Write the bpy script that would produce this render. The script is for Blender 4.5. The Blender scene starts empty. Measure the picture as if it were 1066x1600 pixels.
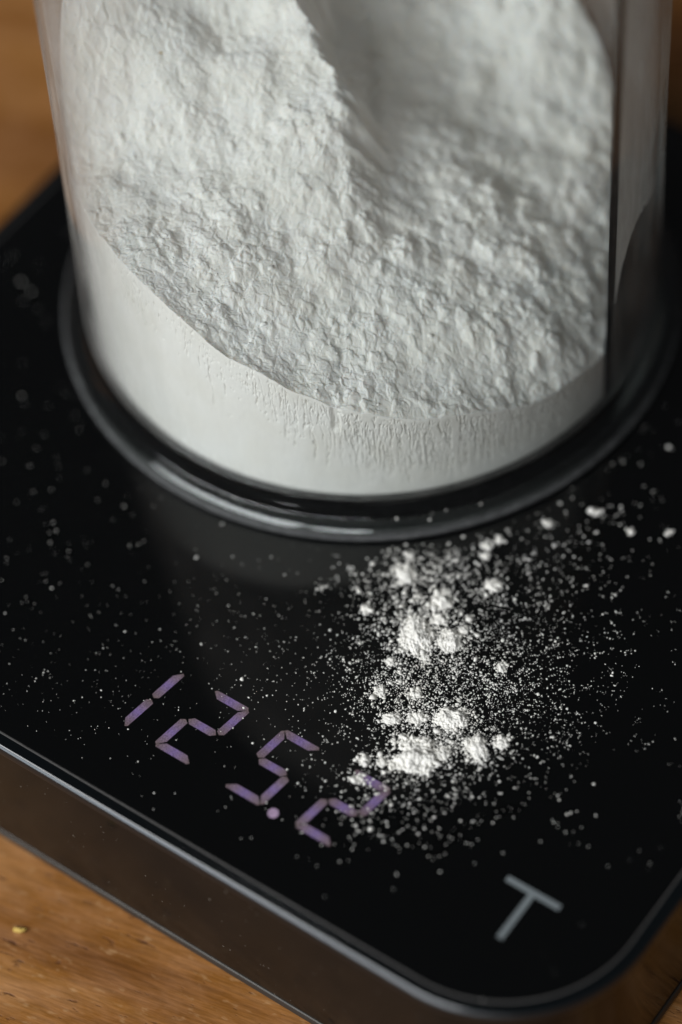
import bpy, bmesh, math, random
import numpy as np
from mathutils import Matrix, Vector

# ------------------------------------------------------------------ camera, world, lights, exposure
U = 0.05                      # one design unit = the radius of the canister's foot (50 mm)
ZS = 0.573                   # height of the scale's glass, in units
F_PX, PITCH, ROLL = 4914.5, 0.91, -0.0738        # focal length for a 1066 x 1600 frame
CAM = np.array([-0.149, -6.7925, 7.6232])        # relative to the foot's centre on the glass
D_ = np.array([0, math.cos(PITCH), -math.sin(PITCH)])
R_ = np.array([1.0, 0, 0]); U_ = np.cross(R_, D_)
RV = math.cos(ROLL) * R_ + math.sin(ROLL) * U_
UV_ = -math.sin(ROLL) * R_ + math.cos(ROLL) * U_

scene = bpy.context.scene
COL = scene.collection
cam_data = bpy.data.cameras.new('camera')
cam = bpy.data.objects.new('camera', cam_data); COL.objects.link(cam)
cam_data.sensor_fit = 'VERTICAL'; cam_data.sensor_height = 36.0; cam_data.sensor_width = 24.0
cam_data.lens = F_PX / 1600 * 36
cam_data.clip_start = 0.01; cam_data.clip_end = 20
m = Matrix.Identity(4)
for i in range(3):
    m[i][0], m[i][1], m[i][2] = RV[i], UV_[i], -D_[i]
    m[i][3] = CAM[i] * U + (ZS * U if i == 2 else 0)
cam.matrix_world = m
cam_data.dof.use_dof = True
cam_data.dof.focus_distance = 9.22 * U
cam_data.dof.aperture_fstop = 4.9
scene.camera = cam

world = bpy.data.worlds.new('World'); scene.world = world
world.use_nodes = True
bg = world.node_tree.nodes['Background']
bg.inputs[0].default_value = (0.042, 0.043, 0.045, 1); bg.inputs[1].default_value = 1.0


def area(name, az, el, dist, sx, sy, power, col, target=(0, 0, 0.05), off=0.0):
    l = bpy.data.lights.new(name, 'AREA'); l.shape = 'RECTANGLE'; l.size = sx; l.size_y = sy
    l.energy = power; l.color = col
    o = bpy.data.objects.new(name, l); COL.objects.link(o)
    a, e = math.radians(az), math.radians(el)
    t = Vector(target)
    p = t + dist * Vector((math.cos(a) * math.cos(e), math.sin(a) * math.cos(e), math.sin(e)))
    q = (t - p).to_track_quat('-Z', 'Y')
    p = p + (q @ Vector((1, 0, 0))) * off
    o.location = p; o.rotation_euler = q.to_euler()
    return o


# a tall window left of the camera and a small one nearer to it
area('window_light', -145, 33, 1.25, 1.05, 0.42, 18.0, (0.965, 0.985, 1.0))
area('small_window_light', -105, 30, 1.25, 0.34, 0.15, 2.2, (0.95, 0.985, 1.0))

scene.view_settings.view_transform = 'Standard'
scene.view_settings.look = 'None'
scene.view_settings.exposure = 0.0
scene.view_settings.gamma = 1.0
scene.view_settings.use_curve_mapping = False
scene.render.engine = 'CYCLES'
scene.cycles.use_denoising = True
scene.cycles.use_adaptive_sampling = False
scene.cycles.max_bounces = 14
scene.cycles.transparent_max_bounces = 24
scene.cycles.transmission_bounces = 10
scene.cycles.caustics_refractive = False
scene.cycles.caustics_reflective = False

# ------------------------------------------------------------------ helpers
rng = np.random.default_rng(11)
random.seed(5)


def link(name, mesh, mat=None, parent=None, loc=(0, 0, 0)):
    o = bpy.data.objects.new(name, mesh); COL.objects.link(o)
    if mat is not None and not mesh.materials:
        mesh.materials.append(mat)
    o.location = loc
    if parent is not None:
        o.parent = parent
    return o


def tag(o, label=None, cat=None, group=None, kind=None):
    if label: o['label'] = label
    if cat: o['category'] = cat
    if group: o['group'] = group
    if kind: o['kind'] = kind
    return o


def empty(name, loc, parent=None):
    o = bpy.data.objects.new(name, None); COL.objects.link(o)
    o.location = loc; o.empty_display_size = 0.01
    if parent is not None: o.parent = parent
    return o


def mesh_np(name, verts, faces, smooth=True, mat_index=None):
    """verts (n,3), faces (m,k) with one k"""
    me = bpy.data.meshes.new(name)
    verts = np.ascontiguousarray(verts, dtype=np.float32); faces = np.ascontiguousarray(faces, dtype=np.int32)
    n, k = faces.shape
    me.vertices.add(len(verts)); me.vertices.foreach_set('co', verts.ravel())
    me.loops.add(n * k); me.loops.foreach_set('vertex_index', faces.ravel())
    me.polygons.add(n); me.polygons.foreach_set('loop_start', np.arange(0, n * k, k, dtype=np.int32))
    me.polygons.foreach_set('use_smooth', np.full(n, smooth, dtype=bool))
    if mat_index is not None: me.polygons.foreach_set('material_index', np.ascontiguousarray(mat_index, dtype=np.int32))
    me.update(calc_edges=True); me.validate()
    return me


def mesh_py(name, verts, faces, smooth=False):
    me = bpy.data.meshes.new(name); me.from_pydata([tuple(v) for v in verts], [], faces)
    bm = bmesh.new(); bm.from_mesh(me); bmesh.ops.recalc_face_normals(bm, faces=bm.faces); bm.to_mesh(me); bm.free()
    if smooth:
        me.polygons.foreach_set('use_smooth', [True] * len(me.polygons))
    me.update()
    return me


def lathe(name, prof, n=192, close=False, smooth=True):
    """profile of (r, z) in units, revolved; a radius of 0 closes to a point"""
    vs, fs, rings = [], [], []
    for r, z in prof:
        if r < 1e-6:
            rings.append([len(vs)]); vs.append((0, 0, z * U))
        else:
            rings.append(list(range(len(vs), len(vs) + n)))
            for i in range(n):
                a = 2 * math.pi * i / n
                vs.append((r * U * math.cos(a), r * U * math.sin(a), z * U))
    pairs = list(zip(rings, rings[1:])) + ([(rings[-1], rings[0])] if close else [])
    for a, b in pairs:
        for i in range(n):
            j = (i + 1) % n
            if len(a) == 1 and len(b) == 1: continue
            if len(a) == 1: fs.append((a[0], b[j], b[i]))
            elif len(b) == 1: fs.append((a[i], a[j], b[0]))
            else: fs.append((a[i], a[j], b[j], b[i]))
    return mesh_py(name, vs, fs, smooth)


# photo pixel -> point of a horizontal plane (z in units above the glass); only a direction comes from the pixel
def on_plane(px, py, z=0.0):
    v = D_ + (px - 533.0) / F_PX * RV - (py - 800.0) / F_PX * UV_
    t = (z - CAM[2]) / v[2]
    return CAM + t * v


# --- numpy noise
_perm = rng.permutation(4096)
_grad = np.exp(1j * rng.uniform(0, 2 * np.pi, 4096))
_rx = rng.uniform(0, 1, 4096); _ry = rng.uniform(0, 1, 4096)


def _h(ix, iy, s=0):
    return _perm[(_perm[(ix + 131 * s) & 4095] + iy) & 4095]


def perlin(x, y, s=0):
    ix = np.floor(x).astype(np.int64); iy = np.floor(y).astype(np.int64)
    fx = x - ix; fy = y - iy
    u = fx * fx * fx * (fx * (fx * 6 - 15) + 10); v = fy * fy * fy * (fy * (fy * 6 - 15) + 10)

    def g(a, b):
        w = _grad[_h(ix + a, iy + b, s)]
        return w.real * (fx - a) + w.imag * (fy - b)
    return ((g(0, 0) * (1 - u) + g(1, 0) * u) * (1 - v) + (g(0, 1) * (1 - u) + g(1, 1) * u) * v) * 1.5


def fbm(x, y, o=4, s=0, gain=0.5):
    t = 0; a = 1.0; f = 1.0
    for k in range(o):
        t = t + a * perlin(x * f + 17.3 * k, y * f - 9.1 * k, s + k); a *= gain; f *= 2.03
    return t


def worley(x, y, s=0):
    ix = np.floor(x).astype(np.int64); iy = np.floor(y).astype(np.int64)
    best = np.full(x.shape, 9.0); second = best.copy()
    for a in (-1, 0, 1):
        for b in (-1, 0, 1):
            k = _h(ix + a, iy + b, s)
            d = (ix + a + _rx[k] - x) ** 2 + (iy + b + _ry[k] - y) ** 2
            second = np.minimum(second, np.maximum(best, d)); best = np.minimum(best, d)
    return np.sqrt(best), np.sqrt(second)


def sstep(t):
    t = np.clip(t, 0, 1); return t * t * (3 - 2 * t)


# ------------------------------------------------------------------ materials
def new_mat(name):
    mt = bpy.data.materials.new(name); mt.use_nodes = True
    nt = mt.node_tree; nt.nodes.clear()
    out = nt.nodes.new('ShaderNodeOutputMaterial')
    return mt, nt, out


def N(nt, kind, **kw):
    n = nt.nodes.new(kind)
    for k, v in kw.items():
        if k.startswith('i_'):
            n.inputs[int(k[2:]) if k[2:].isdigit() else k[2:].replace('_', ' ')].default_value = v
        else:
            setattr(n, k, v)
    return n


def ramp(nt, stops, src=None, interp='LINEAR'):
    r = nt.nodes.new('ShaderNodeValToRGB'); r.color_ramp.interpolation = interp
    e = r.color_ramp.elements
    while len(e) < len(stops): e.new(0.5)
    for el, (p, c) in zip(e, stops):
        el.position = p; el.color = (c, c, c, 1) if isinstance(c, (int, float)) else (*c, 1)
    if src is not None: nt.links.new(src, r.inputs[0])
    return r


def simple(name, col, rough=0.5, metal=0.0, ior=1.5, bump=None):
    mt, nt, out = new_mat(name)
    b = N(nt, 'ShaderNodeBsdfPrincipled')
    b.inputs['Base Color'].default_value = (*col, 1); b.inputs['Roughness'].default_value = rough
    b.inputs['Metallic'].default_value = metal; b.inputs['IOR'].default_value = ior
    nt.links.new(b.outputs[0], out.inputs[0])
    if bump:
        tc = N(nt, 'ShaderNodeTexCoord'); nz = N(nt, 'ShaderNodeTexNoise'); nz.inputs['Scale'].default_value = bump[0]
        nz.inputs['Detail'].default_value = 6
        nt.links.new(tc.outputs['Object'], nz.inputs['Vector'])
        bp = N(nt, 'ShaderNodeBump'); bp.inputs['Strength'].default_value = bump[1]; bp.inputs['Distance'].default_value = bump[2]
        nt.links.new(nz.outputs[0], bp.inputs['Height']); nt.links.new(bp.outputs[0], b.inputs['Normal'])
    return mt


def wood_material():
    mt, nt, out = new_mat('beech_wood'); L = nt.links.new
    b = N(nt, 'ShaderNodeBsdfPrincipled'); L(b.outputs[0], out.inputs[0])
    tc = N(nt, 'ShaderNodeTexCoord')
    mp = N(nt, 'ShaderNodeMapping'); mp.inputs['Rotation'].default_value = (0, 0, math.radians(27))
    L(tc.outputs['Object'], mp.inputs['Vector'])
    # long soft bands
    mp1 = N(nt, 'ShaderNodeMapping'); mp1.inputs['Scale'].default_value = (9, 55, 1); L(mp.outputs[0], mp1.inputs['Vector'])
    n1 = N(nt, 'ShaderNodeTexNoise'); n1.inputs['Scale'].default_value = 1; n1.inputs['Detail'].default_value = 5
    n1.inputs['Distortion'].default_value = 0.6; L(mp1.outputs[0], n1.inputs['Vector'])
    r1 = ramp(nt, [(0.30, (0.165, 0.057, 0.009)), (0.5, (0.275, 0.106, 0.018)), (0.68, (0.38, 0.165, 0.037))], n1.outputs[0])
    # blotchy patches of wear
    mp4 = N(nt, 'ShaderNodeMapping'); mp4.inputs['Scale'].default_value = (95, 230, 1); L(mp.outputs[0], mp4.inputs['Vector'])
    n4 = N(nt, 'ShaderNodeTexNoise'); n4.inputs['Scale'].default_value = 1; n4.inputs['Detail'].default_value = 7; n4.inputs['Roughness'].default_value = 0.65
    n4.inputs['Distortion'].default_value = 0.4
    L(mp4.outputs[0], n4.inputs['Vector'])
    r4 = ramp(nt, [(0.38, 0.0), (0.64, 1.0)], n4.outputs[0])
    mx0 = N(nt, 'ShaderNodeMix', data_type='RGBA'); mx0.blend_type = 'MIX'
    L(r4.outputs[0], mx0.inputs[0]); L(r1.outputs[0], mx0.inputs[6])
    hs = N(nt, 'ShaderNodeHueSaturation'); hs.inputs['Saturation'].default_value = 0.90; hs.inputs['Value'].default_value = 1.35
    L(r1.outputs[0], hs.inputs['Color']); L(hs.outputs[0], mx0.inputs[7])
    # fine fibres
    mp2 = N(nt, 'ShaderNodeMapping'); mp2.inputs['Scale'].default_value = (180, 1500, 1); L(mp.outputs[0], mp2.inputs['Vector'])
    n2 = N(nt, 'ShaderNodeTexNoise'); n2.inputs['Scale'].default_value = 1; n2.inputs['Detail'].default_value = 4; L(mp2.outputs[0], n2.inputs['Vector'])
    r2 = ramp(nt, [(0.25, 0.62), (0.55, 1.0), (0.8, 1.18)], n2.outputs[0])
    mx1 = N(nt, 'ShaderNodeMix', data_type='RGBA'); mx1.blend_type = 'MULTIPLY'; mx1.inputs[0].default_value = 0.75
    L(mx0.outputs[2], mx1.inputs[6]); L(r2.outputs[0], mx1.inputs[7])
    # dark open pores
    mp3 = N(nt, 'ShaderNodeMapping'); mp3.inputs['Scale'].default_value = (170, 620, 1); L(mp.outputs[0], mp3.inputs['Vector'])
    n3 = N(nt, 'ShaderNodeTexNoise'); n3.inputs['Scale'].default_value = 1; n3.inputs['Detail'].default_value = 3; n3.inputs['Roughness'].default_value = 0.6
    L(mp3.outputs[0], n3.inputs['Vector'])
    r3 = ramp(nt, [(0.62, 0.0), (0.70, 1.0)], n3.outputs[0])
    mx2 = N(nt, 'ShaderNodeMix', data_type='RGBA'); L(r3.outputs[0], mx2.inputs[0]); L(mx1.outputs[2], mx2.inputs[6])
    mx2.inputs[7].default_value = (0.10, 0.035, 0.012, 1)
    # pale rubbed flecks
    mp6 = N(nt, 'ShaderNodeMapping'); mp6.inputs['Scale'].default_value = (330, 780, 1); mp6.inputs['Location'].default_value = (3, 7, 0); L(mp.outputs[0], mp6.inputs['Vector'])
    n6 = N(nt, 'ShaderNodeTexNoise'); n6.inputs['Scale'].default_value = 1; n6.inputs['Detail'].default_value = 4; L(mp6.outputs[0], n6.inputs['Vector'])
    r6 = ramp(nt, [(0.60, 0.0), (0.72, 0.55)], n6.outputs[0])
    mx3 = N(nt, 'ShaderNodeMix', data_type='RGBA'); L(r6.outputs[0], mx3.inputs[0]); L(mx2.outputs[2], mx3.inputs[6]); mx3.inputs[7].default_value = (0.52, 0.30, 0.14, 1)
    L(mx3.outputs[2], b.inputs['Base Color'])
    b.inputs['Roughness'].default_value = 0.55
    b.inputs['Specular IOR Level'].default_value = 0.35
    ad = N(nt, 'ShaderNodeMath', operation='SUBTRACT'); L(n2.outputs[0], ad.inputs[0]); L(r3.outputs[0], ad.inputs[1])
    bp = N(nt, 'ShaderNodeBump'); bp.inputs['Strength'].default_value = 0.35; bp.inputs['Distance'].default_value = 0.0004
    L(ad.outputs[0], bp.inputs['Height']); L(bp.outputs[0], b.inputs['Normal'])
    return mt


def flour_material(name='flour_powder', grain=1.0, sss=0.9):
    mt, nt, out = new_mat(name); L = nt.links.new
    b = N(nt, 'ShaderNodeBsdfPrincipled'); L(b.outputs[0], out.inputs[0])
    tc = N(nt, 'ShaderNodeTexCoord')
    n1 = N(nt, 'ShaderNodeTexNoise'); n1.inputs['Scale'].default_value = 160; n1.inputs['Detail'].default_value = 5
    L(tc.outputs['Object'], n1.inputs['Vector'])
    r1 = ramp(nt, [(0.35, (0.85, 0.828, 0.770)), (0.65, (0.885, 0.868, 0.825))], n1.outputs[0])
    # rare bran flecks
    v = N(nt, 'ShaderNodeTexVoronoi'); v.inputs['Scale'].default_value = 420; L(tc.outputs['Object'], v.inputs['Vector'])
    n5 = N(nt, 'ShaderNodeTexNoise'); n5.inputs['Scale'].default_value = 260; L(tc.outputs['Object'], n5.inputs['Vector'])
    c1 = N(nt, 'ShaderNodeMath', operation='LESS_THAN'); c1.inputs[1].default_value = 0.13; L(v.outputs['Distance'], c1.inputs[0])
    c2 = N(nt, 'ShaderNodeMath', operation='GREATER_THAN'); c2.inputs[1].default_value = 0.69; L(n5.outputs[0], c2.inputs[0])
    c3 = N(nt, 'ShaderNodeMath', operation='MULTIPLY'); L(c1.outputs[0], c3.inputs[0]); L(c2.outputs[0], c3.inputs[1])
    mx = N(nt, 'ShaderNodeMix', data_type='RGBA'); L(c3.outputs[0], mx.inputs[0]); L(r1.outputs[0], mx.inputs[6])
    mx.inputs[7].default_value = (0.62, 0.50, 0.33, 1)
    L(mx.outputs[2], b.inputs['Base Color'])
    b.inputs['Roughness'].default_value = 1.0; b.inputs['Specular IOR Level'].default_value = 0.0
    b.inputs['Subsurface Weight'].default_value = sss; b.inputs['Subsurface Radius'].default_value = (1.0, 0.9, 0.8); b.inputs['Subsurface Scale'].default_value = 0.00055
    n2 = N(nt, 'ShaderNodeTexNoise'); n2.inputs['Scale'].default_value = 2600; n2.inputs['Detail'].default_value = 5; n2.inputs['Roughness'].default_value = 0.7
    L(tc.outputs['Object'], n2.inputs['Vector'])
    bp = N(nt, 'ShaderNodeBump'); bp.inputs['Strength'].default_value = 0.5 * grain; bp.inputs['Distance'].default_value = 0.00025
    L(n2.outputs[0], bp.inputs['Height']); L(bp.outputs[0], b.inputs['Normal'])
    return mt


def thin_clear(name, dust=0.03, tint=(0.97, 0.985, 0.985), rough=0.02, streak=True):
    """thin clear plastic: light passes straight through, Fresnel reflection on top, a trace of flour dust"""
    mt, nt, out = new_mat(name); L = nt.links.new
    tr = N(nt, 'ShaderNodeBsdfTransparent'); tr.inputs[0].default_value = (*tint, 1)
    gl = N(nt, 'ShaderNodeBsdfGlossy'); gl.inputs['Roughness'].default_value = rough
    lw = N(nt, 'ShaderNodeLayerWeight'); lw.inputs[0].default_value = 0.5      # Schlick, the same from both sides
    pw = N(nt, 'ShaderNodeMath', operation='POWER'); pw.inputs[1].default_value = 5; L(lw.outputs['Facing'], pw.inputs[0])
    fr = N(nt, 'ShaderNodeMath', operation='MULTIPLY_ADD'); L(pw.outputs[0], fr.inputs[0]); fr.inputs[1].default_value = 0.96; fr.inputs[2].default_value = 0.04
    m1 = N(nt, 'ShaderNodeMixShader'); L(fr.outputs[0], m1.inputs[0]); L(tr.outputs[0], m1.inputs[1]); L(gl.outputs[0], m1.inputs[2])
    df = N(nt, 'ShaderNodeBsdfDiffuse'); df.inputs[0].default_value = (0.8, 0.78, 0.74, 1)
    tc = N(nt, 'ShaderNodeTexCoord'); mp = N(nt, 'ShaderNodeMapping'); mp.inputs['Scale'].default_value = (1, 1, 0.25)
    L(tc.outputs['Object'], mp.inputs['Vector'])
    nz = N(nt, 'ShaderNodeTexNoise'); nz.inputs['Scale'].default_value = 300; nz.inputs['Detail'].default_value = 6; nz.inputs['Roughness'].default_value = 0.65
    L(mp.outputs[0], nz.inputs['Vector'])
    r = ramp(nt, [(0.35, dust * 0.3), (0.75, dust * 2.0)], nz.outputs[0])
    p3 = N(nt, 'ShaderNodeMath', operation='POWER'); p3.inputs[1].default_value = 3; L(lw.outputs['Facing'], p3.inputs[0])      # a thin layer looks denser at a slant
    k3 = N(nt, 'ShaderNodeMath', operation='MULTIPLY_ADD'); L(p3.outputs[0], k3.inputs[0]); k3.inputs[1].default_value = 4.5; k3.inputs[2].default_value = 1.0
    ma = N(nt, 'ShaderNodeMath', operation='MULTIPLY'); ma.use_clamp = True; L(r.outputs[0], ma.inputs[0]); L(k3.outputs[0], ma.inputs[1])
    m2 = N(nt, 'ShaderNodeMixShader'); L(ma.outputs[0], m2.inputs[0]); L(m1.outputs[0], m2.inputs[1]); L(df.outputs[0], m2.inputs[2])
    L(m2.outputs[0], out.inputs[0])
    return mt


def film_material():
    mt, nt, out = new_mat('flour_dust_film'); L = nt.links.new
    tr = N(nt, 'ShaderNodeBsdfTransparent')
    df = N(nt, 'ShaderNodeBsdfDiffuse'); df.inputs[0].default_value = (0.88, 0.85, 0.80, 1)
    tl = N(nt, 'ShaderNodeBsdfTranslucent'); tl.inputs[0].default_value = (0.80, 0.77, 0.74, 1)
    ms = N(nt, 'ShaderNodeMixShader'); ms.inputs[0].default_value = 0.4; L(df.outputs[0], ms.inputs[1]); L(tl.outputs[0], ms.inputs[2])
    tc = N(nt, 'ShaderNodeTexCoord'); mp = N(nt, 'ShaderNodeMapping'); mp.inputs['Scale'].default_value = (1, 1, 0.18)
    L(tc.outputs['Object'], mp.inputs['Vector'])
    nz = N(nt, 'ShaderNodeTexNoise'); nz.inputs['Scale'].default_value = 420; nz.inputs['Detail'].default_value = 6; nz.inputs['Roughness'].default_value = 0.6
    L(mp.outputs[0], nz.inputs['Vector'])
    r = ramp(nt, [(0.32, 0.12), (0.385, 0.85), (0.58, 0.93), (0.68, 1.0)], nz.outputs[0])
    m2 = N(nt, 'ShaderNodeMixShader'); L(r.outputs[0], m2.inputs[0]); L(tr.outputs[0], m2.inputs[1]); L(ms.outputs[0], m2.inputs[2])
    L(m2.outputs[0], out.inputs[0])
    return mt


def glass_material():
    mt, nt, out = new_mat('clear_acrylic'); L = nt.links.new
    g = N(nt, 'ShaderNodeBsdfGlass'); g.inputs['IOR'].default_value = 1.49; g.inputs['Roughness'].default_value = 0.06
    g.inputs['Color'].default_value = (0.93, 0.96, 0.96, 1)
    # the outermost edge is scuffed from use
    tc = N(nt, 'ShaderNodeTexCoord'); sx = N(nt, 'ShaderNodeVectorMath', operation='MULTIPLY'); sx.inputs[1].default_value = (1, 1, 0)
    L(tc.outputs['Object'], sx.inputs[0])
    ln = N(nt, 'ShaderNodeVectorMath', operation='LENGTH'); L(sx.outputs[0], ln.inputs[0])
    mr = N(nt, 'ShaderNodeMapRange'); L(ln.outputs['Value'], mr.inputs[0])
    mr.inputs[1].default_value = 0.984 * U; mr.inputs[2].default_value = 0.996 * U; mr.inputs[3].default_value = 0.006; mr.inputs[4].default_value = 0.11
    nz = N(nt, 'ShaderNodeTexNoise'); nz.inputs['Scale'].default_value = 700; nz.inputs['Detail'].default_value = 4; L(tc.outputs['Object'], nz.inputs['Vector'])
    mu = N(nt, 'ShaderNodeMath', operation='MULTIPLY'); L(mr.outputs[0], mu.inputs[0]); r = ramp(nt, [(0.3, 0.6), (0.7, 1.3)], nz.outputs[0]); L(r.outputs[0], mu.inputs[1])
    df = N(nt, 'ShaderNodeBsdfDiffuse'); df.inputs[0].default_value = (0.75, 0.77, 0.78, 1)
    mx = N(nt, 'ShaderNodeMixShader'); L(mu.outputs[0], mx.inputs[0]); L(g.outputs[0], mx.inputs[1]); L(df.outputs[0], mx.inputs[2])
    L(mx.outputs[0], out.inputs[0])
    return mt


def black_glass_material():
    mt, nt, out = new_mat('black_glass'); L = nt.links.new
    b = N(nt, 'ShaderNodeBsdfPrincipled'); L(b.outputs[0], out.inputs[0])
    b.inputs['Base Color'].default_value = (0.0016, 0.0018, 0.0019, 1); b.inputs['IOR'].default_value = 1.5
    tc = N(nt, 'ShaderNodeTexCoord'); nz = N(nt, 'ShaderNodeTexNoise'); nz.inputs['Scale'].default_value = 60; nz.inputs['Detail'].default_value = 5
    L(tc.outputs['Object'], nz.inputs['Vector'])
    r = ramp(nt, [(0.4, 0.05), (0.7, 0.13)], nz.outputs[0]); L(r.outputs[0], b.inputs['Roughness'])
    return mt


def side_material():
    mt, nt, out = new_mat('gloss_black_shell'); L = nt.links.new
    b = N(nt, 'ShaderNodeBsdfPrincipled'); L(b.outputs[0], out.inputs[0])
    b.inputs['IOR'].default_value = 1.4; b.inputs['Specular IOR Level'].default_value = 0.19
    tc = N(nt, 'ShaderNodeTexCoord'); nz = N(nt, 'ShaderNodeTexNoise'); nz.inputs['Scale'].default_value = 220; nz.inputs['Detail'].default_value = 6
    L(tc.outputs['Object'], nz.inputs['Vector'])
    r = ramp(nt, [(0.35, 0.10), (0.7, 0.22)], nz.outputs[0]); L(r.outputs[0], b.inputs['Roughness'])
    # specks of dust on the shell
    v = N(nt, 'ShaderNodeTexNoise'); v.inputs['Scale'].default_value = 1500; v.inputs['Detail'].default_value = 2; L(tc.outputs['Object'], v.inputs['Vector'])
    c = ramp(nt, [(0.745, (0.0065, 0.0068, 0.0062)), (0.77, (0.16, 0.15, 0.13))], v.outputs[0]); L(c.outputs[0], b.inputs['Base Color'])
    return mt


def segment_material(name='lit_segment', gain=0.78):
    mt, nt, out = new_mat(name); L = nt.links.new
    uv = N(nt, 'ShaderNodeUVMap'); uv.uv_map = 'along'
    sx = N(nt, 'ShaderNodeSeparateXYZ'); L(uv.outputs[0], sx.inputs[0])
    rc = ramp(nt, [(0.0, (0.150, 0.110, 0.112)), (0.25, (0.190, 0.135, 0.205)), (0.5, (0.195, 0.135, 0.320)), (0.75, (0.190, 0.135, 0.205)), (1.0, (0.150, 0.110, 0.112))], sx.outputs[0])
    tc = N(nt, 'ShaderNodeTexCoord'); nz = N(nt, 'ShaderNodeTexNoise'); nz.inputs['Scale'].default_value = 5200; nz.inputs['Detail'].default_value = 2
    L(tc.outputs['Object'], nz.inputs['Vector'])
    r = ramp(nt, [(0.3, 0.6), (0.7, 1.25)], nz.outputs[0])
    mx = N(nt, 'ShaderNodeMix', data_type='RGBA'); mx.blend_type = 'MULTIPLY'; mx.inputs[0].default_value = 1
    L(rc.outputs[0], mx.inputs[6]); L(r.outputs[0], mx.inputs[7])
    b = N(nt, 'ShaderNodeBsdfPrincipled'); b.inputs['Base Color'].default_value = (0.004, 0.004, 0.004, 1); b.inputs['Roughness'].default_value = 0.1
    L(mx.outputs[2], b.inputs['Emission Color']); b.inputs['Emission Strength'].default_value = gain
    L(b.outputs[0], out.inputs[0])
    return mt


M_wood = wood_material()
M_flour = flour_material()
M_grain = flour_material('flour_grains', 0.6, 0.0)
M_packed = flour_material('packed_flour', 0.25, 0.0)
M_wall = thin_clear('clear_wall', 0.035)
M_part = thin_clear('clear_partition', 0.03, tint=(0.93, 0.95, 0.96))
M_pedge = simple('partition_edge', (0.010, 0.014, 0.017), 0.25)
M_film = film_material()
M_glass = glass_material()
M_top = black_glass_material()
M_side = side_material()
M_bezel = simple('black_bezel', (0.0022, 0.0034, 0.0042), 0.16)
M_seam = simple('dusty_seam', (0.055, 0.052, 0.050), 0.7, bump=(1800, 0.6, 0.0003))
M_edge = simple('dark_metal_rim', (0.026, 0.030, 0.034), 0.32, 0.7, bump=(900, 0.15, 0.0002))
M_lip = simple('grey_metal_lip', (0.075, 0.070, 0.064), 0.40, 0.7, bump=(900, 0.15, 0.0002))
M_rubber = simple('black_rubber', (0.012, 0.012, 0.012), 0.8)
M_seg = segment_material()
M_dot = segment_material('lit_point', 1.5)
M_print = simple('grey_print', (0.18, 0.205, 0.215), 0.6)
M_crumb = simple('golden_crumb', (0.62, 0.42, 0.10), 0.7, bump=(2500, 0.6, 0.0004))

# ------------------------------------------------------------------ table
bm = bmesh.new()
bmesh.ops.create_cube(bm, size=1.0)
bmesh.ops.scale(bm, vec=(1.5, 1.1, 0.03), verts=bm.verts)
bmesh.ops.bevel(bm, geom=list(bm.edges), offset=0.003, segments=2, affect='EDGES')
bmesh.ops.translate(bm, vec=(0.0, 0.12, -0.015), verts=bm.verts)
me = bpy.data.meshes.new('table'); bm.to_mesh(me); bm.free()
tag(link('table', me, M_wood), 'worn orange-brown wooden table top under the black scale', 'table', kind='structure')

# ------------------------------------------------------------------ kitchen scale (frame e1 = along the display, e2 = away from it)
TH = -0.6701
E1 = np.array([math.cos(TH), math.sin(TH)]); E2 = np.array([-math.sin(TH), math.cos(TH)])
SX0, SX1 = -1.1935, 1.9559; SY0 = -1.9792; SY1 = SY0 + (SX1 - SX0); SR = 0.42
scx, scy = (SX0 + SX1) / 2, (SY0 + SY1) / 2
cxy = E1 * scx + E2 * scy
scale_obj = empty('kitchen_scale', (cxy[0] * U, cxy[1] * U, 0.0))
scale_obj.rotation_euler = (0, 0, TH)
tag(scale_obj, 'square black glass-topped digital kitchen scale with lit violet readout', 'scale')
HX = (SX1 - SX0) / 2


def rr_loop(out, z, n=24):
    h = HX + out; r = SR + out; pts = []
    for cx, cy, a0 in ((h - r, h - r, 0), (-h + r, h - r, 90), (-h + r, -h + r, 180), (h - r, -h + r, 270)):
        for k in range(n + 1):
            a = math.radians(a0 + 90 * k / n)
            pts.append(((cx + r * math.cos(a)) * U, (cy + r * math.sin(a)) * U, z * U))
    return pts


def rr_solid(name, loops, mat, parent, smooth_sides=True):
    vs, fs = [], []; n = len(rr_loop(0, 0))
    for o, z in loops: vs += rr_loop(o, z)
    for k in range(len(loops) - 1):
        for i in range(n):
            j = (i + 1) % n
            fs.append((k * n + i, k * n + j, (k + 1) * n + j, (k + 1) * n + i))
    fs.append(tuple(range(n))[::-1]); b0 = (len(loops) - 1) * n; fs.append(tuple(range(b0, b0 + n)))
    me = mesh_py(name, vs, fs)
    # smooth only around the corners: mark by angle
    me.polygons.foreach_set('use_smooth', [len(p.vertices) == 4 for p in me.polygons])
    o = link(name, me, mat, parent)
    me.set_sharp_from_angle(angle=math.radians(24))
    return o


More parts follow.
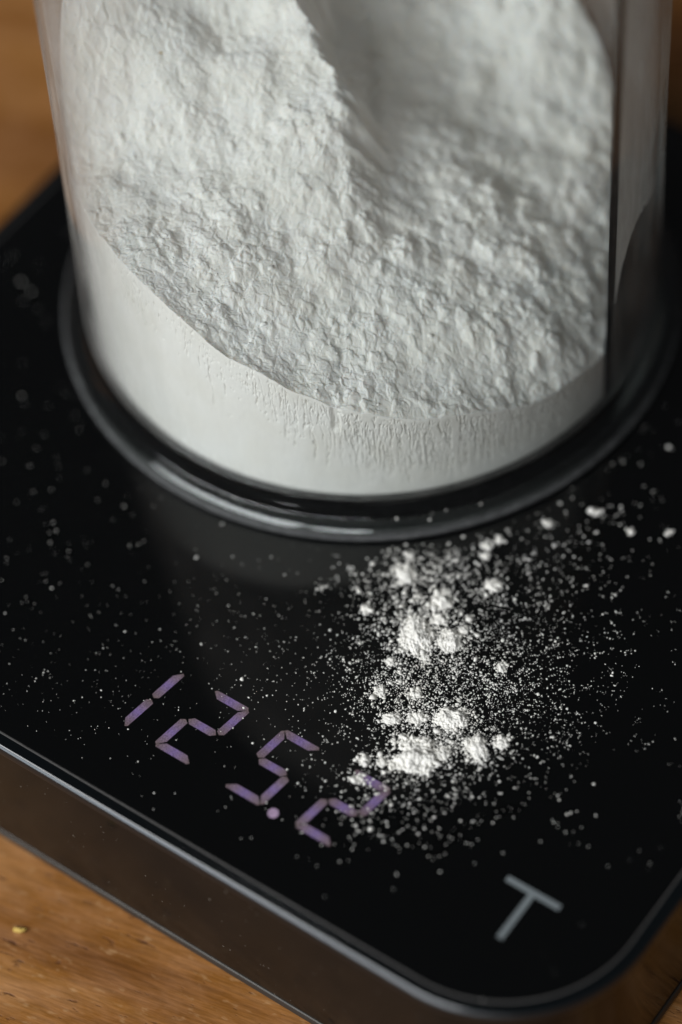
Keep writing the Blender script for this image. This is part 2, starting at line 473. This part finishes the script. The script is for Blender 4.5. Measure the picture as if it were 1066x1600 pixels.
rr_solid('glass_top', [(-0.02, ZS - 0.02), (0.0, ZS - 0.02), (0.0, ZS - 0.0045), (-0.0025, ZS - 0.0012), (-0.0065, ZS)], M_top, scale_obj)
rr_solid('seam', [(-0.01, ZS - 0.018), (0.0055, ZS - 0.018), (0.0055, ZS - 0.0050), (0.004, ZS - 0.0036), (0.0004, ZS - 0.0036), (-0.01, ZS - 0.010)], M_seam, scale_obj)
rr_solid('bezel', [(-0.012, ZS - 0.04), (0.0385, ZS - 0.04), (0.0385, ZS - 0.0085), (0.036, ZS - 0.0065), (0.006, ZS - 0.0062), (0.0056, ZS - 0.012), (-0.012, ZS - 0.021)], M_bezel, scale_obj)
rr_solid('rim', [(0.02, ZS - 0.045), (0.0455, ZS - 0.045), (0.0465, ZS - 0.020), (0.0445, ZS - 0.0125), (0.0395, ZS - 0.0088), (0.0345, ZS - 0.0086), (0.02, ZS - 0.012)], M_edge, scale_obj)
rr_solid('shell', [(0.0, 0.035), (0.044, 0.036), (0.045, 0.05), (0.045, ZS - 0.030), (0.043, ZS - 0.028), (0.0, ZS - 0.028)], M_side, scale_obj)
rr_solid('base_lip', [(0.0, 0.010), (0.046, 0.010), (0.052, 0.016), (0.052, 0.026), (0.048, 0.036), (0.042, 0.039), (0.0, 0.039)], M_lip, scale_obj)
for sx in (-1, 1):
    for sy in (-1, 1):
        f = link('foot_pad', lathe('foot_pad', [(0, -0.0002), (0.10, -0.0002), (0.11, 0.003), (0.11, 0.012), (0, 0.012)], 32), M_rubber, scale_obj)
        f.location = (sx * 1.2 * U, sy * 1.2 * U, 0.0)

# display: digits 1 2 5 . 2 made of single lit segments
DW, DH, DT, G, SLANT = 0.137, 0.258, 0.0255, 0.0055, 0.139
SEG = {'a': 1, 'b': 2, 'c': 3, 'd': 4, 'e': 5, 'f': 6, 'g': 7}
DIG = {'1': 'bc', '2': 'abged', '5': 'afgcd'}


def seg_poly(s):
    W, H, T, g = DW, DH, DT, G; h = H / 2; c = 0.007
    if s == 'a': p = [(g + c, H), (W - g - c, H), (W - g - 0.002, H - c), (W - T - g, H - T), (T + g, H - T), (g + 0.002, H - c)]
    elif s == 'd': p = [(g + c, 0), (g + 0.002, c), (T + g, T), (W - T - g, T), (W - g - 0.002, c), (W - g - c, 0)]
    elif s == 'b': p = [(W, H - g - c), (W, h + g + c), (W - T / 2, h + g - 0.001), (W - T, h + g + c), (W - T, H - T - g), (W - c, H - g - 0.002)]
    elif s == 'c': p = [(W, h - g - c), (W, g + c), (W - c, g + 0.002), (W - T, T + g), (W - T, h - g - c), (W - T / 2, h - g + 0.001)]
    elif s == 'f': p = [(0, H - g - c), (c, H - g - 0.002), (T, H - T - g), (T, h + g + c), (T / 2, h + g - 0.001), (0, h + g + c)]
    elif s == 'e': p = [(0, g + c), (0, h - g - c), (T / 2, h - g + 0.001), (T, h - g - c), (T, T + g), (c, g + 0.002)]
    else: p = [(T / 2 + g, h), (T + g, h + T / 2), (W - T - g, h + T / 2), (W - T / 2 - g, h), (W - T - g, h - T / 2), (T + g, h - T / 2)]
    return p


def flat_piece(name, poly, mat, parent, thick=0.0016, uvs=None):
    n = len(poly)
    vs = [(x * U, y * U, -0.001 * U) for x, y in poly] + [(x * U, y * U, thick * U) for x, y in poly]
    fs = [tuple(range(n))[::-1], tuple(range(n, 2 * n))] + [(i, (i + 1) % n, n + (i + 1) % n, n + i) for i in range(n)]
    me = mesh_py(name, vs, fs)
    if uvs is not None:
        l = me.uv_layers.new(name='along')
        for lp in me.loops:
            l.data[lp.index].uv = (uvs[lp.vertex_index % n], 0.5)
    return link(name, me, mat, parent)


def loc2(e1, e2):      # scale-frame coordinates -> local to the scale's Empty
    return ((e1 - scx) * U, (e2 - scy) * U)


BASE_E2 = -1.7735
for ch, x0 in (('1', 0.2135), ('2', 0.4515), ('5', 0.7055), ('2', 0.9545)):
    lx, ly = loc2(x0, BASE_E2)
    d = empty('digit', (lx, ly, ZS * U), scale_obj)
    for s in DIG[ch]:
        p = seg_poly(s)
        horiz = s in 'adg'
        vals = [q[0] if horiz else q[1] for q in p]; lo, hi = min(vals), max(vals)
        uvs = [(v - lo) / (hi - lo) for v in vals]
        flat_piece('segment', [(x + SLANT * y, y) for x, y in p], M_seg, d, uvs=uvs)
lx, ly = loc2(0.8849, -1.7705)
dp = flat_piece('decimal_point', [(0.0165 * math.cos(a), 0.0165 * math.sin(a)) for a in np.linspace(0, 2 * math.pi, 24, endpoint=False)], M_dot, scale_obj, uvs=[0.25] * 24)
dp.location = (lx, ly, ZS * U)
lx, ly = loc2(1.648, -1.755)
tw, th_, tt = 0.176, 0.182, 0.0185
tp = [(-tt / 2, 0), (tt / 2, 0), (tt / 2, th_ - tt), (tw / 2, th_ - tt), (tw / 2, th_), (-tw / 2, th_), (-tw / 2, th_ - tt), (-tt / 2, th_ - tt)]
tm = flat_piece('tare_letter', tp, M_print, scale_obj)
tm.location = (lx, ly, ZS * U)
tag(tm, 'pale grey capital T printed on the black glass')

# ------------------------------------------------------------------ canister
RW = 0.9218; RI = 0.897; FLOOR = 0.088; TOP = 2.85
can = empty('canister', (0, 0, ZS * U))
tag(can, 'clear plastic cylinder canister with flanged foot, holding flour on the scale', 'canister')
foot_prof = [(0.0, 0.014), (0.90, 0.014), (0.925, 0.010), (0.94, 0.002), (0.955, -0.0002), (0.982, -0.0002), (0.992, 0.003), (0.998, 0.010)]
foot_prof += [(1.0, 0.018), (0.9985, 0.024), (0.9945, 0.031), (0.9875, 0.0405), (0.9795, 0.0490), (0.973, 0.0545), (0.966, 0.0580), (0.957, 0.0590)]
foot_prof += [(0.953, 0.0600), (0.9495, 0.0640), (0.9430, 0.0745), (0.9345, 0.0850), (0.9280, 0.0930), (0.9245, 0.1000), (0.9225, 0.1070), (0.9218, 0.1120)]
foot_prof += [(0.9195, 0.113), (0.899, 0.113), (RI, 0.112), (RI - 0.001, 0.101), (RI - 0.005, 0.093), (RI - 0.013, FLOOR), (0.0, FLOOR)]
link('foot', lathe('foot', foot_prof, 256), M_glass, can)
wall_prof = [(RI, 0.1125), (RW, 0.1125), (RW, TOP - 0.012), (RW - 0.006, TOP - 0.002), (RI + 0.006, TOP - 0.002), (RI, TOP - 0.012)]
wo = link('wall', lathe('wall', wall_prof, 256, close=True), M_wall, can)
wo.data.set_sharp_from_angle(angle=math.radians(40))
# flat partition that closes off a narrow empty chamber
PF = np.array([0.690, -0.5731]); PD = np.array([0.150, 0.9887]); PN = np.array([PD[1], -PD[0]])
pd = PF @ PN
PTH = 0.026
# far end of the chord
bq = PF @ PD
t_end = -bq + math.sqrt(bq * bq - (PF @ PF - RI * RI))
PB = PF + PD * t_end


def panel(name, A_, B_, mat, n0=0.0, n1=1.0):
    vs = []
    for z in (FLOOR + 0.0, TOP - 0.2):
        for p, nrm in ((A_, n0), (B_, n0), (B_, n1), (A_, n1)):
            q = p + PN * PTH * nrm
            k = min(1.0, (RI + 0.006) / np.hypot(*q)); q = q * k
            vs.append((q[0] * U, q[1] * U, z * U))
    fs = [(3, 2, 1, 0), (4, 5, 6, 7), (0, 1, 5, 4), (1, 2, 6, 5), (2, 3, 7, 6), (3, 0, 4, 7)]
    return link(name, mesh_py(name, vs, fs), mat, can)


panel('partition', PF + PD * 0.032, PB + PD * 0.002, M_part)
panel('partition_edge', PF - PD * 0.002, PF + PD * 0.031, M_pedge, 0.05, 0.85)
# film of flour dust inside the empty chamber's wall
az0 = math.degrees(math.atan2(*(PF + PN * (PTH + 0.004))[::-1])); az1 = math.degrees(math.atan2(*(PB + PN * (PTH + 0.004))[::-1]))
azs = np.linspace(az0 + 0.6, az1 - 0.6, 120)
zlow = np.interp(azs, [-40, -36, -34, -30, -27, -20, -9, 5, 30], [0.40, 0.50, 0.62, 0.70, 0.727, 0.69, 0.60, 0.62, 0.7])
nzf = 40
A, T_ = np.meshgrid(np.radians(azs), np.linspace(0, 1, nzf))
Zf = zlow[None, :] + 0.010 * perlin(A * 40, T_ * 0 + 3.3) * (1 - T_) + (TOP - 0.25 - zlow[None, :]) * T_ ** 1.5
rf = RI - 0.003
V = np.stack([rf * np.cos(A), rf * np.sin(A), Zf], -1).reshape(-1, 3) * U
idx = np.arange(nzf * 120).reshape(nzf, 120)
F = np.stack([idx[:-1, :-1], idx[:-1, 1:], idx[1:, 1:], idx[1:, :-1]], -1).reshape(-1, 4)
fo = link('dust_film', mesh_np('dust_film', V, F), M_film, can)
fo['kind'] = 'stuff'

# ------------------------------------------------------------------ the flour
HC_AZ = np.array([-180, -172, -160, -150, -143, -135.5, -129, -123, -109, -104, -98.5, -89, -84, -75, -66, -60, -53, -47, -41])
HC_Z = np.array([.92, .85, .815, .812, .797, .774, .743, .703, .607, .573, .512, .464, .444, .420, .380, .345, .336, .323, .306])


def heap_smooth(x, y):
    # a bank that falls from the left wall to the right and rises towards the back, with a broken ridge
    xr = np.interp(y, [-.9, -.36, 0, .14, .39, .9], [-.05, -.055, -.06, -.14, -.18, -.2])
    xr = xr + 0.034 * fbm(y * 5.0, y * 0 + 2.0, 3, 7) + 0.016 * fbm(y * 24, x * 6, 3, 8)
    xs = np.maximum(x, -.5) + 0.25 * np.minimum(x + .5, 0)
    z = .475 - .20 * xs + .42 * (y + .88) - 0.10 * np.clip(-x - .2, 0, 1) * (y + .88) + 0.55 * np.clip(y + .12, 0, .9) * sstep((-x - .30) / .55) + 0.46 * np.clip(y - .14, 0, .8) * sstep((x - .20) / .45)
    d = x - xr
    z = z - .17 * np.maximum(d, 0) * sstep((y + .65) / .5)
    amp = sstep((y + .45) / .40); ampr = sstep((y + .34) / .80)
    z = z + amp * np.where(d < 0, .085 * np.exp(d / .22), 0)
    z = z + np.where(d >= 0, amp * .085 * (1 - sstep(d / .16)) - ampr * (.26 * sstep(d / .13) - .03 * sstep((d - .2) / .55)), 0)
    return z, sstep(d / .3)


def rmax_az(a):
    ca, sa = np.cos(a), np.sin(a)
    dn = ca * PN[0] + sa * PN[1]
    rp = np.where(dn > 1e-3, (pd - 0.0015) / np.maximum(dn, 1e-3), 9.0)
    return np.minimum(RI - 0.0025, rp)


NA, NR = 2000, 300
# finer where the camera looks
dens_a = np.radians(np.linspace(-270, 90, 7201)); dens = 1 + 2.6 * sstep((np.radians(83) - np.abs(dens_a + np.radians(108))) / 0.15 + 0.5)
cum = np.concatenate([[0], np.cumsum((dens[1:] + dens[:-1]) / 2)]); cum /= cum[-1]
az = np.interp(np.linspace(0, 1, NA, endpoint=False), cum, dens_a)
rm = rmax_az(az)
tt_ = np.linspace(0, 1, NR + 1)[1:] ** 0.72
AZ = az[None, :]; RR = tt_[:, None] * rm[None, :]
X = RR * np.cos(AZ); Y = RR * np.sin(AZ)
Z, S = heap_smooth(X, Y)
xe, ye = rm * np.cos(az), rm * np.sin(az)
ze, _ = heap_smooth(xe, ye)
azd = (np.degrees(az) + 180) % 360 - 180
hc = np.interp(azd, HC_AZ, HC_Z)
front = (azd <= -41)
dl = hc - ze
d_first = dl[np.argmin(np.abs(azd + 180))]; d_last = dl[np.argmin(np.abs(azd + 41))]
dl = np.where(front, dl, np.interp(azd, [-41, 15, 140, 168, 180], [d_last, 0, 0, 0.25 * d_first, d_first]))
edge = rm[None, :] - RR
Z = Z + dl[None, :] * np.exp(-edge / 0.22) + 0.02 * np.exp(-edge / 0.02) * 0
# lumps and crumbs
kf = 1 - 0.30 * np.exp(-edge / 0.010)
wx = X + 0.03 * fbm(X * 9, Y * 9, 3, 20); wy = Y + 0.03 * fbm(X * 9 + 40, Y * 9, 3, 24)
big = 0.036 * fbm(wx * 3.2, wy * 3.2, 2, 1)


def caps(fx, fy, seed, k=0.78):
    f, _ = worley(fx, fy, seed)
    return np.sqrt(np.clip(1 - (f / k) ** 2, 0, 1))


w2x = X + 0.012 * fbm(X * 30, Y * 30, 2, 21); w2y = Y + 0.012 * fbm(X * 30 + 40, Y * 30, 2, 25)
mask = np.clip(0.5 + 1.2 * fbm(X * 3.0 + 5, Y * 3.0, 3, 40), 0, 1)
mask2 = np.clip(0.45 + 1.3 * fbm(X * 6.0 - 3, Y * 6.0, 3, 43), 0, 1)
right = 0.50 + 0.60 * sstep((X + .18) / .35)
left = 1 - 0.22 * sstep((-.12 - X) / .3)


def billow(x, y, o, seed, gain=0.55):
    t = 0; a_ = 1.0; f_ = 1.0
    for k in range(o):
        t = t + a_ * np.sqrt(perlin(x * f_ + 11.7 * k, y * f_ + 5.3 * k, seed + k) ** 2 + 0.020); a_ *= gain; f_ *= 1.93
    return t


def puff(fx, fy, seed):          # rounded lumps that meet in soft creases
    f, _ = worley(fx, fy, seed)
    return np.clip(1 - f * f, 0, 1)



def crumbs_layer(fx, fy, seed, k=0.66):          # separate rounded crumbs of uneven height, with gaps between them
    ix = np.floor(fx).astype(np.int64); iy = np.floor(fy).astype(np.int64)
    out_ = np.zeros(fx.shape)
    for a_ in (-1, 0, 1):
        for b_ in (-1, 0, 1):
            c_ = _h(ix + a_, iy + b_, seed)
            d_ = (ix + a_ + _rx[c_] - fx) ** 2 + (iy + b_ + _ry[c_] - fy) ** 2
            sz = 0.35 + 0.65 * _rx[(c_ * 7 + 13) & 4095]
            out_ = np.maximum(out_, sz * np.clip(1 - d_ / (k * sz) ** 2, 0, 1) ** 0.8)
    return out_


rel = 0.8 * big + right * 0.012 * puff(wx * 6.5, wy * 6.5, 2) * (0.35 + 0.65 * mask2) + right * 0.021 * crumbs_layer(w2x * 12, w2y * 11.4, 3) * (0.45 + 0.55 * mask)
rel += left * (0.0105 * crumbs_layer(w2x * 25, w2y * 24, 4) * (0.35 + 0.65 * mask2) + 0.0050 * crumbs_layer(w2x * 50, w2y * 48, 5) * (0.4 + 0.6 * mask))
rel += 0.0024 * crumbs_layer(w2x * 98, w2y * 95, 6)
# a lump sitting by the far side and a smooth scoop below it
for bx, by, br, bh in ((-.40, .42, .11, .07), (-.33, .05, .10, .035), (-.22, -.20, .13, .03), (.02, -.02, .07, .02), (-.52, .10, .12, .03)):
    rel += bh * np.exp(-(((X - bx) ** 2 + (Y - by) ** 2) / br ** 2) ** 1.6)
Z = Z + (rel - float(rel.mean())) * kf
Zc = np.array([float(Z[0].mean())])
top_v = np.concatenate([np.stack([X, Y, Z], -1).reshape(-1, 3), [[0, 0, Zc[0]]]])
# side pressed against the wall, with hairline cracks
NS = 120
zt = Z[-1]
tv = np.linspace(0, 1, NS + 1)[1:]
bot = FLOOR + 0.0008
SA = np.broadcast_to(az[None, :], (NS, NA))
SZ = zt[None, :] + (bot - zt[None, :]) * tv[:, None]
u = SA * rm[None, :]
dist_top = (zt[None, :] - SZ)
cr = 0.0008 * np.clip(fbm(u * 22, SZ * 10, 3, 97), 0, 1)
crk = np.random.default_rng(3)
azo = np.degrees(az)


def edge_z(a_):
    return float(np.interp(a_, azo, zt))


ur = u[0]


def crack(u0, z0, ln, wd, dp, lean=0.0):
    j0, j1 = np.searchsorted(ur, [u0 - 0.05, u0 + 0.05])
    if j1 - j0 < 3: return
    uu = u[:, j0:j1]; zz = SZ[:, j0:j1]
    t = (z0 - zz) / ln
    path = u0 + lean * (z0 - zz) + 0.006 * fbm(zz * 14 + u0 * 31, zz * 0 + z0 * 57, 3, 93)
    prof = np.exp(-((uu - path) / wd) ** 2) * ((t > 0) & (t < 1)) * np.clip(np.sin(np.pi * np.clip(t, 0, 1)), 0, 1) ** 0.4
    prof *= np.clip(0.75 + 1.3 * perlin(zz * 45 + u0 * 90, zz * 0 + 1.7, 94), 0, 1.2)
    cr[:, j0:j1] = np.maximum(cr[:, j0:j1], dp * prof)


for _ in range(420):
    a_ = crk.choice([crk.uniform(-112, -50), crk.uniform(-150, -41), crk.normal(-82, 14)])
    if not -158 < a_ < -41: continue
    ht = edge_z(a_)
    main = crk.random() < (0.5 if a_ > -110 else 0.2)
    ln = crk.uniform(0.07, 0.22) if main else crk.uniform(0.015, 0.06)
    z0 = ht - abs(crk.normal(0, 0.09)) - 0.001
    if z0 - ln < 0.15: ln = max(z0 - 0.15, 0.012)
    crack(math.radians(a_) * (RI - 0.0025), z0, ln, crk.uniform(0.0011, 0.0019), crk.uniform(0.004, 0.010), crk.normal(0, 0.05))
for _ in range(600):
    a_ = crk.uniform(-158, -41); ht = edge_z(a_)
    z0 = ht - 0.004 - abs(crk.normal(0, 0.09))
    if z0 < 0.16: continue
    crack(math.radians(a_) * (RI - 0.0025), z0, crk.uniform(0.005, 0.014), crk.uniform(0.0012, 0.0024), crk.uniform(0.003, 0.008), crk.normal(0, 0.8))
# smear where flour slipped from the wall
sm = np.exp(-(((np.degrees(SA) + 99.3) / 0.85) ** 4)) * sstep((SZ - 0.40) / 0.02)
cr += 0.010 * sm
cr = cr + 0.005 * np.exp(-(dist_top / 0.005))
near_part = sstep((np.abs(azd + 40) - 1.0) / 2)[None, :]
RS = rm[None, :] - 0.001 - cr
side_v = np.stack([RS * np.cos(SA), RS * np.sin(SA), SZ], -1).reshape(-1, 3)
nt_ = len(top_v)
allv = np.concatenate([top_v, side_v, [[0, 0, bot]]]) * U
it = np.arange(NR * NA).reshape(NR, NA)
isd = nt_ + np.arange(NS * NA).reshape(NS, NA)


def strips(a, b):
    return np.stack([a, np.roll(a, -1, -1), np.roll(b, -1, -1), b], -1).reshape(-1, 4)


quads = [strips(it[:-1], it[1:])[:, ::-1], strips(it[-1], isd[0])[:, ::-1], strips(isd[:-1], isd[1:])[:, ::-1]]
cen = NR * NA; cb = len(allv) - 1
fan = np.stack([np.full(NA // 2, cen), it[0][0::2], it[0][1::2], np.roll(it[0][0::2], -1)], -1)
fan2 = np.stack([np.full(NA // 2, cb), np.roll(isd[-1][0::2], -1), isd[-1][1::2], isd[-1][0::2]], -1)
faces = np.concatenate(quads + [fan, fan2])
mi = np.zeros(len(faces), dtype=np.int32); n_top = len(quads[0]); mi[n_top:n_top + len(quads[1]) + len(quads[2])] = 1
heap_me = mesh_np('flour_heap', allv, faces, True, mi)
heap_me.materials.append(M_flour); heap_me.materials.append(M_packed)
fl = link('flour_heap', heap_me, None, None, (0, 0, ZS * U))
tag(fl, 'lumpy white flour heaped and cracked against the wall inside the canister', 'flour')
crumb_rng = np.random.default_rng(21)
HEAP = (X, Y, Z, mask, mask2)

# ------------------------------------------------------------------ spilled flour on the glass
# clumps: centre in the photo, half widths in photo pixels
CL = [(650, 992, 25, 31), (650, 1181, 37, 28), (703, 1001, 18, 19), (706, 1122, 27, 18), (690, 937, 15, 16), (632, 897, 14, 17), (745, 1168, 17, 20),
      (783, 1160, 11, 10), (612, 1123, 15, 9), (652, 1122, 13, 9), (770, 915, 12, 9), (594, 1080, 9, 9), (572, 953, 8, 7), (783, 1043, 6, 8), (570, 1187, 9, 8),
      (610, 1034, 7, 6), (933, 800, 5, 5), (986, 832, 4, 4), (1047, 832, 4, 3), (686, 968, 11, 9), (648, 1085, 9, 7), (725, 985, 7, 6), (690, 1178, 14, 10),
      (663, 1028, 7, 5), (760, 853, 6, 6), (758, 870, 5, 5), (597, 1191, 7, 7), (641, 868, 5, 5), (620, 858, 6, 6), (858, 818, 5, 5), (780, 845, 5, 5), (560, 1218, 8, 6)]
BIG = {0: 'tall oval flour clump between the canister foot and the last digit', 1: 'largest flour clump on the glass, just beyond the last lit digit',
       2: 'ragged flour clump close beside the tall oval one', 3: 'broad crumbly flour clump between the two largest clumps',
       4: 'compact flour clump on the canister side of the tall oval one', 5: 'small dense flour clump nearest the canister foot',
       6: 'pointed flour clump beside the largest clump on the glass', 7: 'small flour crumb touching the pointed clump on the glass',
       10: 'flat flour crumb beside the compact clump, away from the digits', 14: 'flour crumb between the largest clump and the digit 5',
       16: 'lone round flour crumb on the glass beside the canister foot', 31: 'flour crumb lying on top of the last lit digit',
       8: 'flour crumb next to the broad crumbly clump, on the side of the digits', 22: 'flour crumb joined to the largest clump on the glass'}
clump_pts = []


def clump_mesh(rx, ry, h, seed):
    n = int(np.clip(26 + 60 * max(rx, ry) / 0.04, 30, 110)); lim = 1.45
    gx, gy = np.meshgrid(np.linspace(-lim, lim, n), np.linspace(-lim, lim, n))
    rr = np.hypot(gx, gy)
    fld = 1.0 - rr ** 1.8 + 0.62 * fbm(gx * 1.3 + seed * 7.3, gy * 1.3, 2, 105) + 0.20 * fbm(gx * 4 + seed, gy * 4, 3, 107) + 0.45 * rr * fbm(gx * 8 + seed, gy * 8, 2, 115)
    fld = np.where(rr > 1.38, -1, fld)
    zz = np.where(fld > 0, h * np.clip(fld, 0, 2) ** 0.9 * (1 + 0.07 * fbm(gx * 6, gy * 6 + seed, 2, 112)), -0.3 * h)
    keep = zz > 0
    f_ = keep[:-1, :-1] | keep[1:, :-1] | keep[:-1, 1:] | keep[1:, 1:]
    zz = np.maximum(zz, -0.0006)
    ii = np.arange(n * n).reshape(n, n)
    q = np.stack([ii[:-1, :-1], ii[:-1, 1:], ii[1:, 1:], ii[1:, :-1]], -1)[f_]
    used = np.unique(q); remap = np.full(n * n, -1); remap[used] = np.arange(len(used))
    V = np.stack([gx * rx, gy * ry, zz], -1).reshape(-1, 3)[used]
    return mesh_np('flour_clump', V * U, remap[q])


for k, (px, py, rx, ry) in enumerate(CL):
    p = on_plane(px, py)
    if np.hypot(p[0], p[1]) < 1.03: continue
    ux, uy = rx / 512.0, ry / 404.0 * 0.92
    h = 0.30 * min(ux, uy) + 0.004
    o = link('flour_clump', clump_mesh(ux, uy, h, k + 1), M_grain, None, (p[0] * U, p[1] * U, ZS * U))
    clump_pts.append((p[0], p[1], max(ux, uy)))
    tag(o, BIG.get(k, 'small white crumb of flour spilled on the black glass'), 'flour clump', 'flour clumps spilled on the glass')

# specks: density painted from the photo as a few soft clouds (centre px, spread px, number, mean radius in units)
ICO = bmesh.new(); bmesh.ops.create_icosphere(ICO, subdivisions=1, radius=1.0)
ico_v = np.array([v.co[:] for v in ICO.verts]); ico_f = np.array([[v.index for v in f.verts] for f in ICO.faces]); ICO.free()
CLOUD = [((655, 1010), (50, 90), 1900, .0014), ((685, 1110), (62, 60), 1500, .0013), ((670, 900), (55, 42), 520, .0019), ((770, 1040), (85, 75), 1700, .0011),
         ((740, 940), (85, 55), 700, .0014), ((640, 1235), (65, 45), 330, .0015), ((830, 960), (105, 80), 520, .0012), ((900, 1060), (110, 75), 480, .0009),
         ((600, 1060), (40, 75), 650, .0014), ((770, 1180), (85, 60), 380, .0014), ((880, 850), (100, 45), 150, .0017),
         ((320, 1010), (160, 80), 230, .0009), ((120, 900), (110, 110), 120, .0010), ((90, 720), (70, 150), 45, .0011), ((420, 960), (90, 60), 100, .0010),
         ((150, 1110), (130, 45), 170, .0008), ((470, 1080), (70, 60), 180, .0011), ((480, 1220), (120, 60), 45, .0012), ((30, 450), (30, 100), 7, .0019),
         ((990, 760), (60, 80), 45, .0016), ((560, 1270), (55, 40), 110, .0019), ((690, 1080), (85, 75), 2600, .0009), ((650, 1140), (50, 50), 420, .0017), ((670, 970), (42, 45), 420, .0017)]
sp = []
for (cx, cy), (sx, sy), n, r0 in CLOUD:
    npar = max(3, n // 4) if n > 360 else int(n * 0.8)
    px_, py_ = rng.normal(cx, sx, npar), rng.normal(cy, sy, npar)
    own = np.concatenate([np.arange(npar), (npar * rng.random(n - npar) ** 1.8).astype(int)])      # some crumbs break into many grains, most into few
    spread = rng.exponential(9.0, n) * (np.arange(n) >= npar); ang = rng.uniform(0, 2 * np.pi, n)
    X_ = px_[own] + spread * np.cos(ang); Y_ = py_[own] + 0.8 * spread * np.sin(ang)
    for a, b in zip(X_, Y_):
        p = on_plane(a, b)
        e1 = p[0] * E1[0] + p[1] * E1[1] - scx; e2 = p[0] * E2[0] + p[1] * E2[1] - scy
        if max(abs(e1), abs(e2)) > HX - 0.05 or np.hypot(p[0], p[1]) < 1.012: continue
        r = r0 * math.exp(rng.normal(0, 0.5))
        sp.append((p[0], p[1], 0.0, r))
# halo of crumbs round every clump
for cx, cy, rr_ in clump_pts:
    for _ in range(int(14 + 900 * rr_)):
        a = rng.uniform(0, 2 * np.pi); q = rr_ * (0.75 + abs(rng.normal(0, 0.55)))
        x, y = cx + q * math.cos(a), cy + q * math.sin(a)
        if np.hypot(x, y) < 1.012: continue
        sp.append((x, y, 0.0, 0.0021 * math.exp(rng.normal(0, 0.6))))
# a thin even sprinkle over the whole glass
for _ in range(380):
    e1, e2 = rng.uniform(-HX + .03, HX - .03, 2)
    p = E1 * (e1 + scx) + E2 * (e2 + scy)
    if np.hypot(*p) < 1.012: continue
    sp.append((p[0], p[1], 0.0, 0.0013 * math.exp(rng.normal(0, 0.4))))


def speck_mesh(name, sp):
    sp = np.array(sp); n = len(sp)
    rot = rng.uniform(0, 2 * np.pi, n); c, s = np.cos(rot), np.sin(rot)
    base = ico_v[None] * rng.uniform(0.5, 1.45, (n, len(ico_v), 1))
    base = base * np.stack([rng.uniform(.75, 1.4, n), rng.uniform(.75, 1.3, n), rng.uniform(.5, .85, n)], -1)[:, None, :]
    x = base[..., 0] * c[:, None] - base[..., 1] * s[:, None]; y = base[..., 0] * s[:, None] + base[..., 1] * c[:, None]
    V = np.stack([x, y, base[..., 2] + 0.45], -1) * sp[:, None, 3:4] + sp[:, None, :3]
    Fc = ico_f[None] + (np.arange(n) * len(ico_v))[:, None, None]
    return mesh_np(name, V.reshape(-1, 3) * U, Fc.reshape(-1, 3))


hx, hy, hz, hm, hm2 = HEAP
hi = crumb_rng.integers(20, hx.shape[0] - 4, 900); hj = crumb_rng.integers(0, hx.shape[1], 900)
keepc = (hy[hi, hj] < 0.75) & (crumb_rng.random(900) < 0.12 + 0.75 * hm2[hi, hj] ** 1.5)
hi, hj = hi[keepc], hj[keepc]
rad_c = 0.0028 * np.exp(crumb_rng.normal(0, 0.6, len(hi)))
rad_c = np.minimum(rad_c, 0.016)
cc = np.stack([hx[hi, hj], hy[hi, hj], hz[hi, hj] - 0.62 * rad_c, rad_c], -1)
cc = cc[np.hypot(cc[:, 0], cc[:, 1]) < RI - 0.03]
cc = cc[(cc[:, :2] @ PN) < pd - 0.03]
co = link('crumbs', speck_mesh('crumbs', cc), M_grain, fl)
co['kind'] = 'stuff'
sk = link('flour_specks', speck_mesh('flour_specks', sp), M_grain, None, (0, 0, ZS * U))
tag(sk, 'fine white flour dust scattered over the black glass of the scale', 'flour dust', kind='stuff')

# a few specks that fell on the foot's flange
fs_ = []
for px, py, r in ((620, 811, 5), (640, 800, 3), (672, 795, 5), (672, 812, 4), (697, 797, 5), (713, 781, 3), (730, 780, 4), (740, 783, 4), (373, 769, 4), (655, 801, 3), (751, 788, 3), (540, 793, 3), (583, 793, 3)):
    p = on_plane(px, py, 0.056); rad = np.hypot(p[0], p[1])
    k = min(max(rad, 0.948), 0.985) / rad
    fs_.append((p[0] * k, p[1] * k, 0.0555, r / 512 * 0.62))
tag(link('flange_specks', speck_mesh('flange_specks', fs_), M_grain, None, (0, 0, ZS * U)), 'sparse flour specks lying on the clear flange of the canister', 'flour dust', kind='stuff')

# golden crumb on the table
p = on_plane(31, 1455, -ZS)
cv = ico_v * rng.uniform(0.7, 1.3, (len(ico_v), 1)) * np.array([0.019, 0.012, 0.010]) * U
cv[:, 2] += 0.006 * U
tag(link('crumb', mesh_np('crumb', cv, ico_f, False), M_crumb, None, (p[0] * U, p[1] * U, 0)), 'tiny golden crumb lying on the wooden table', 'crumb')
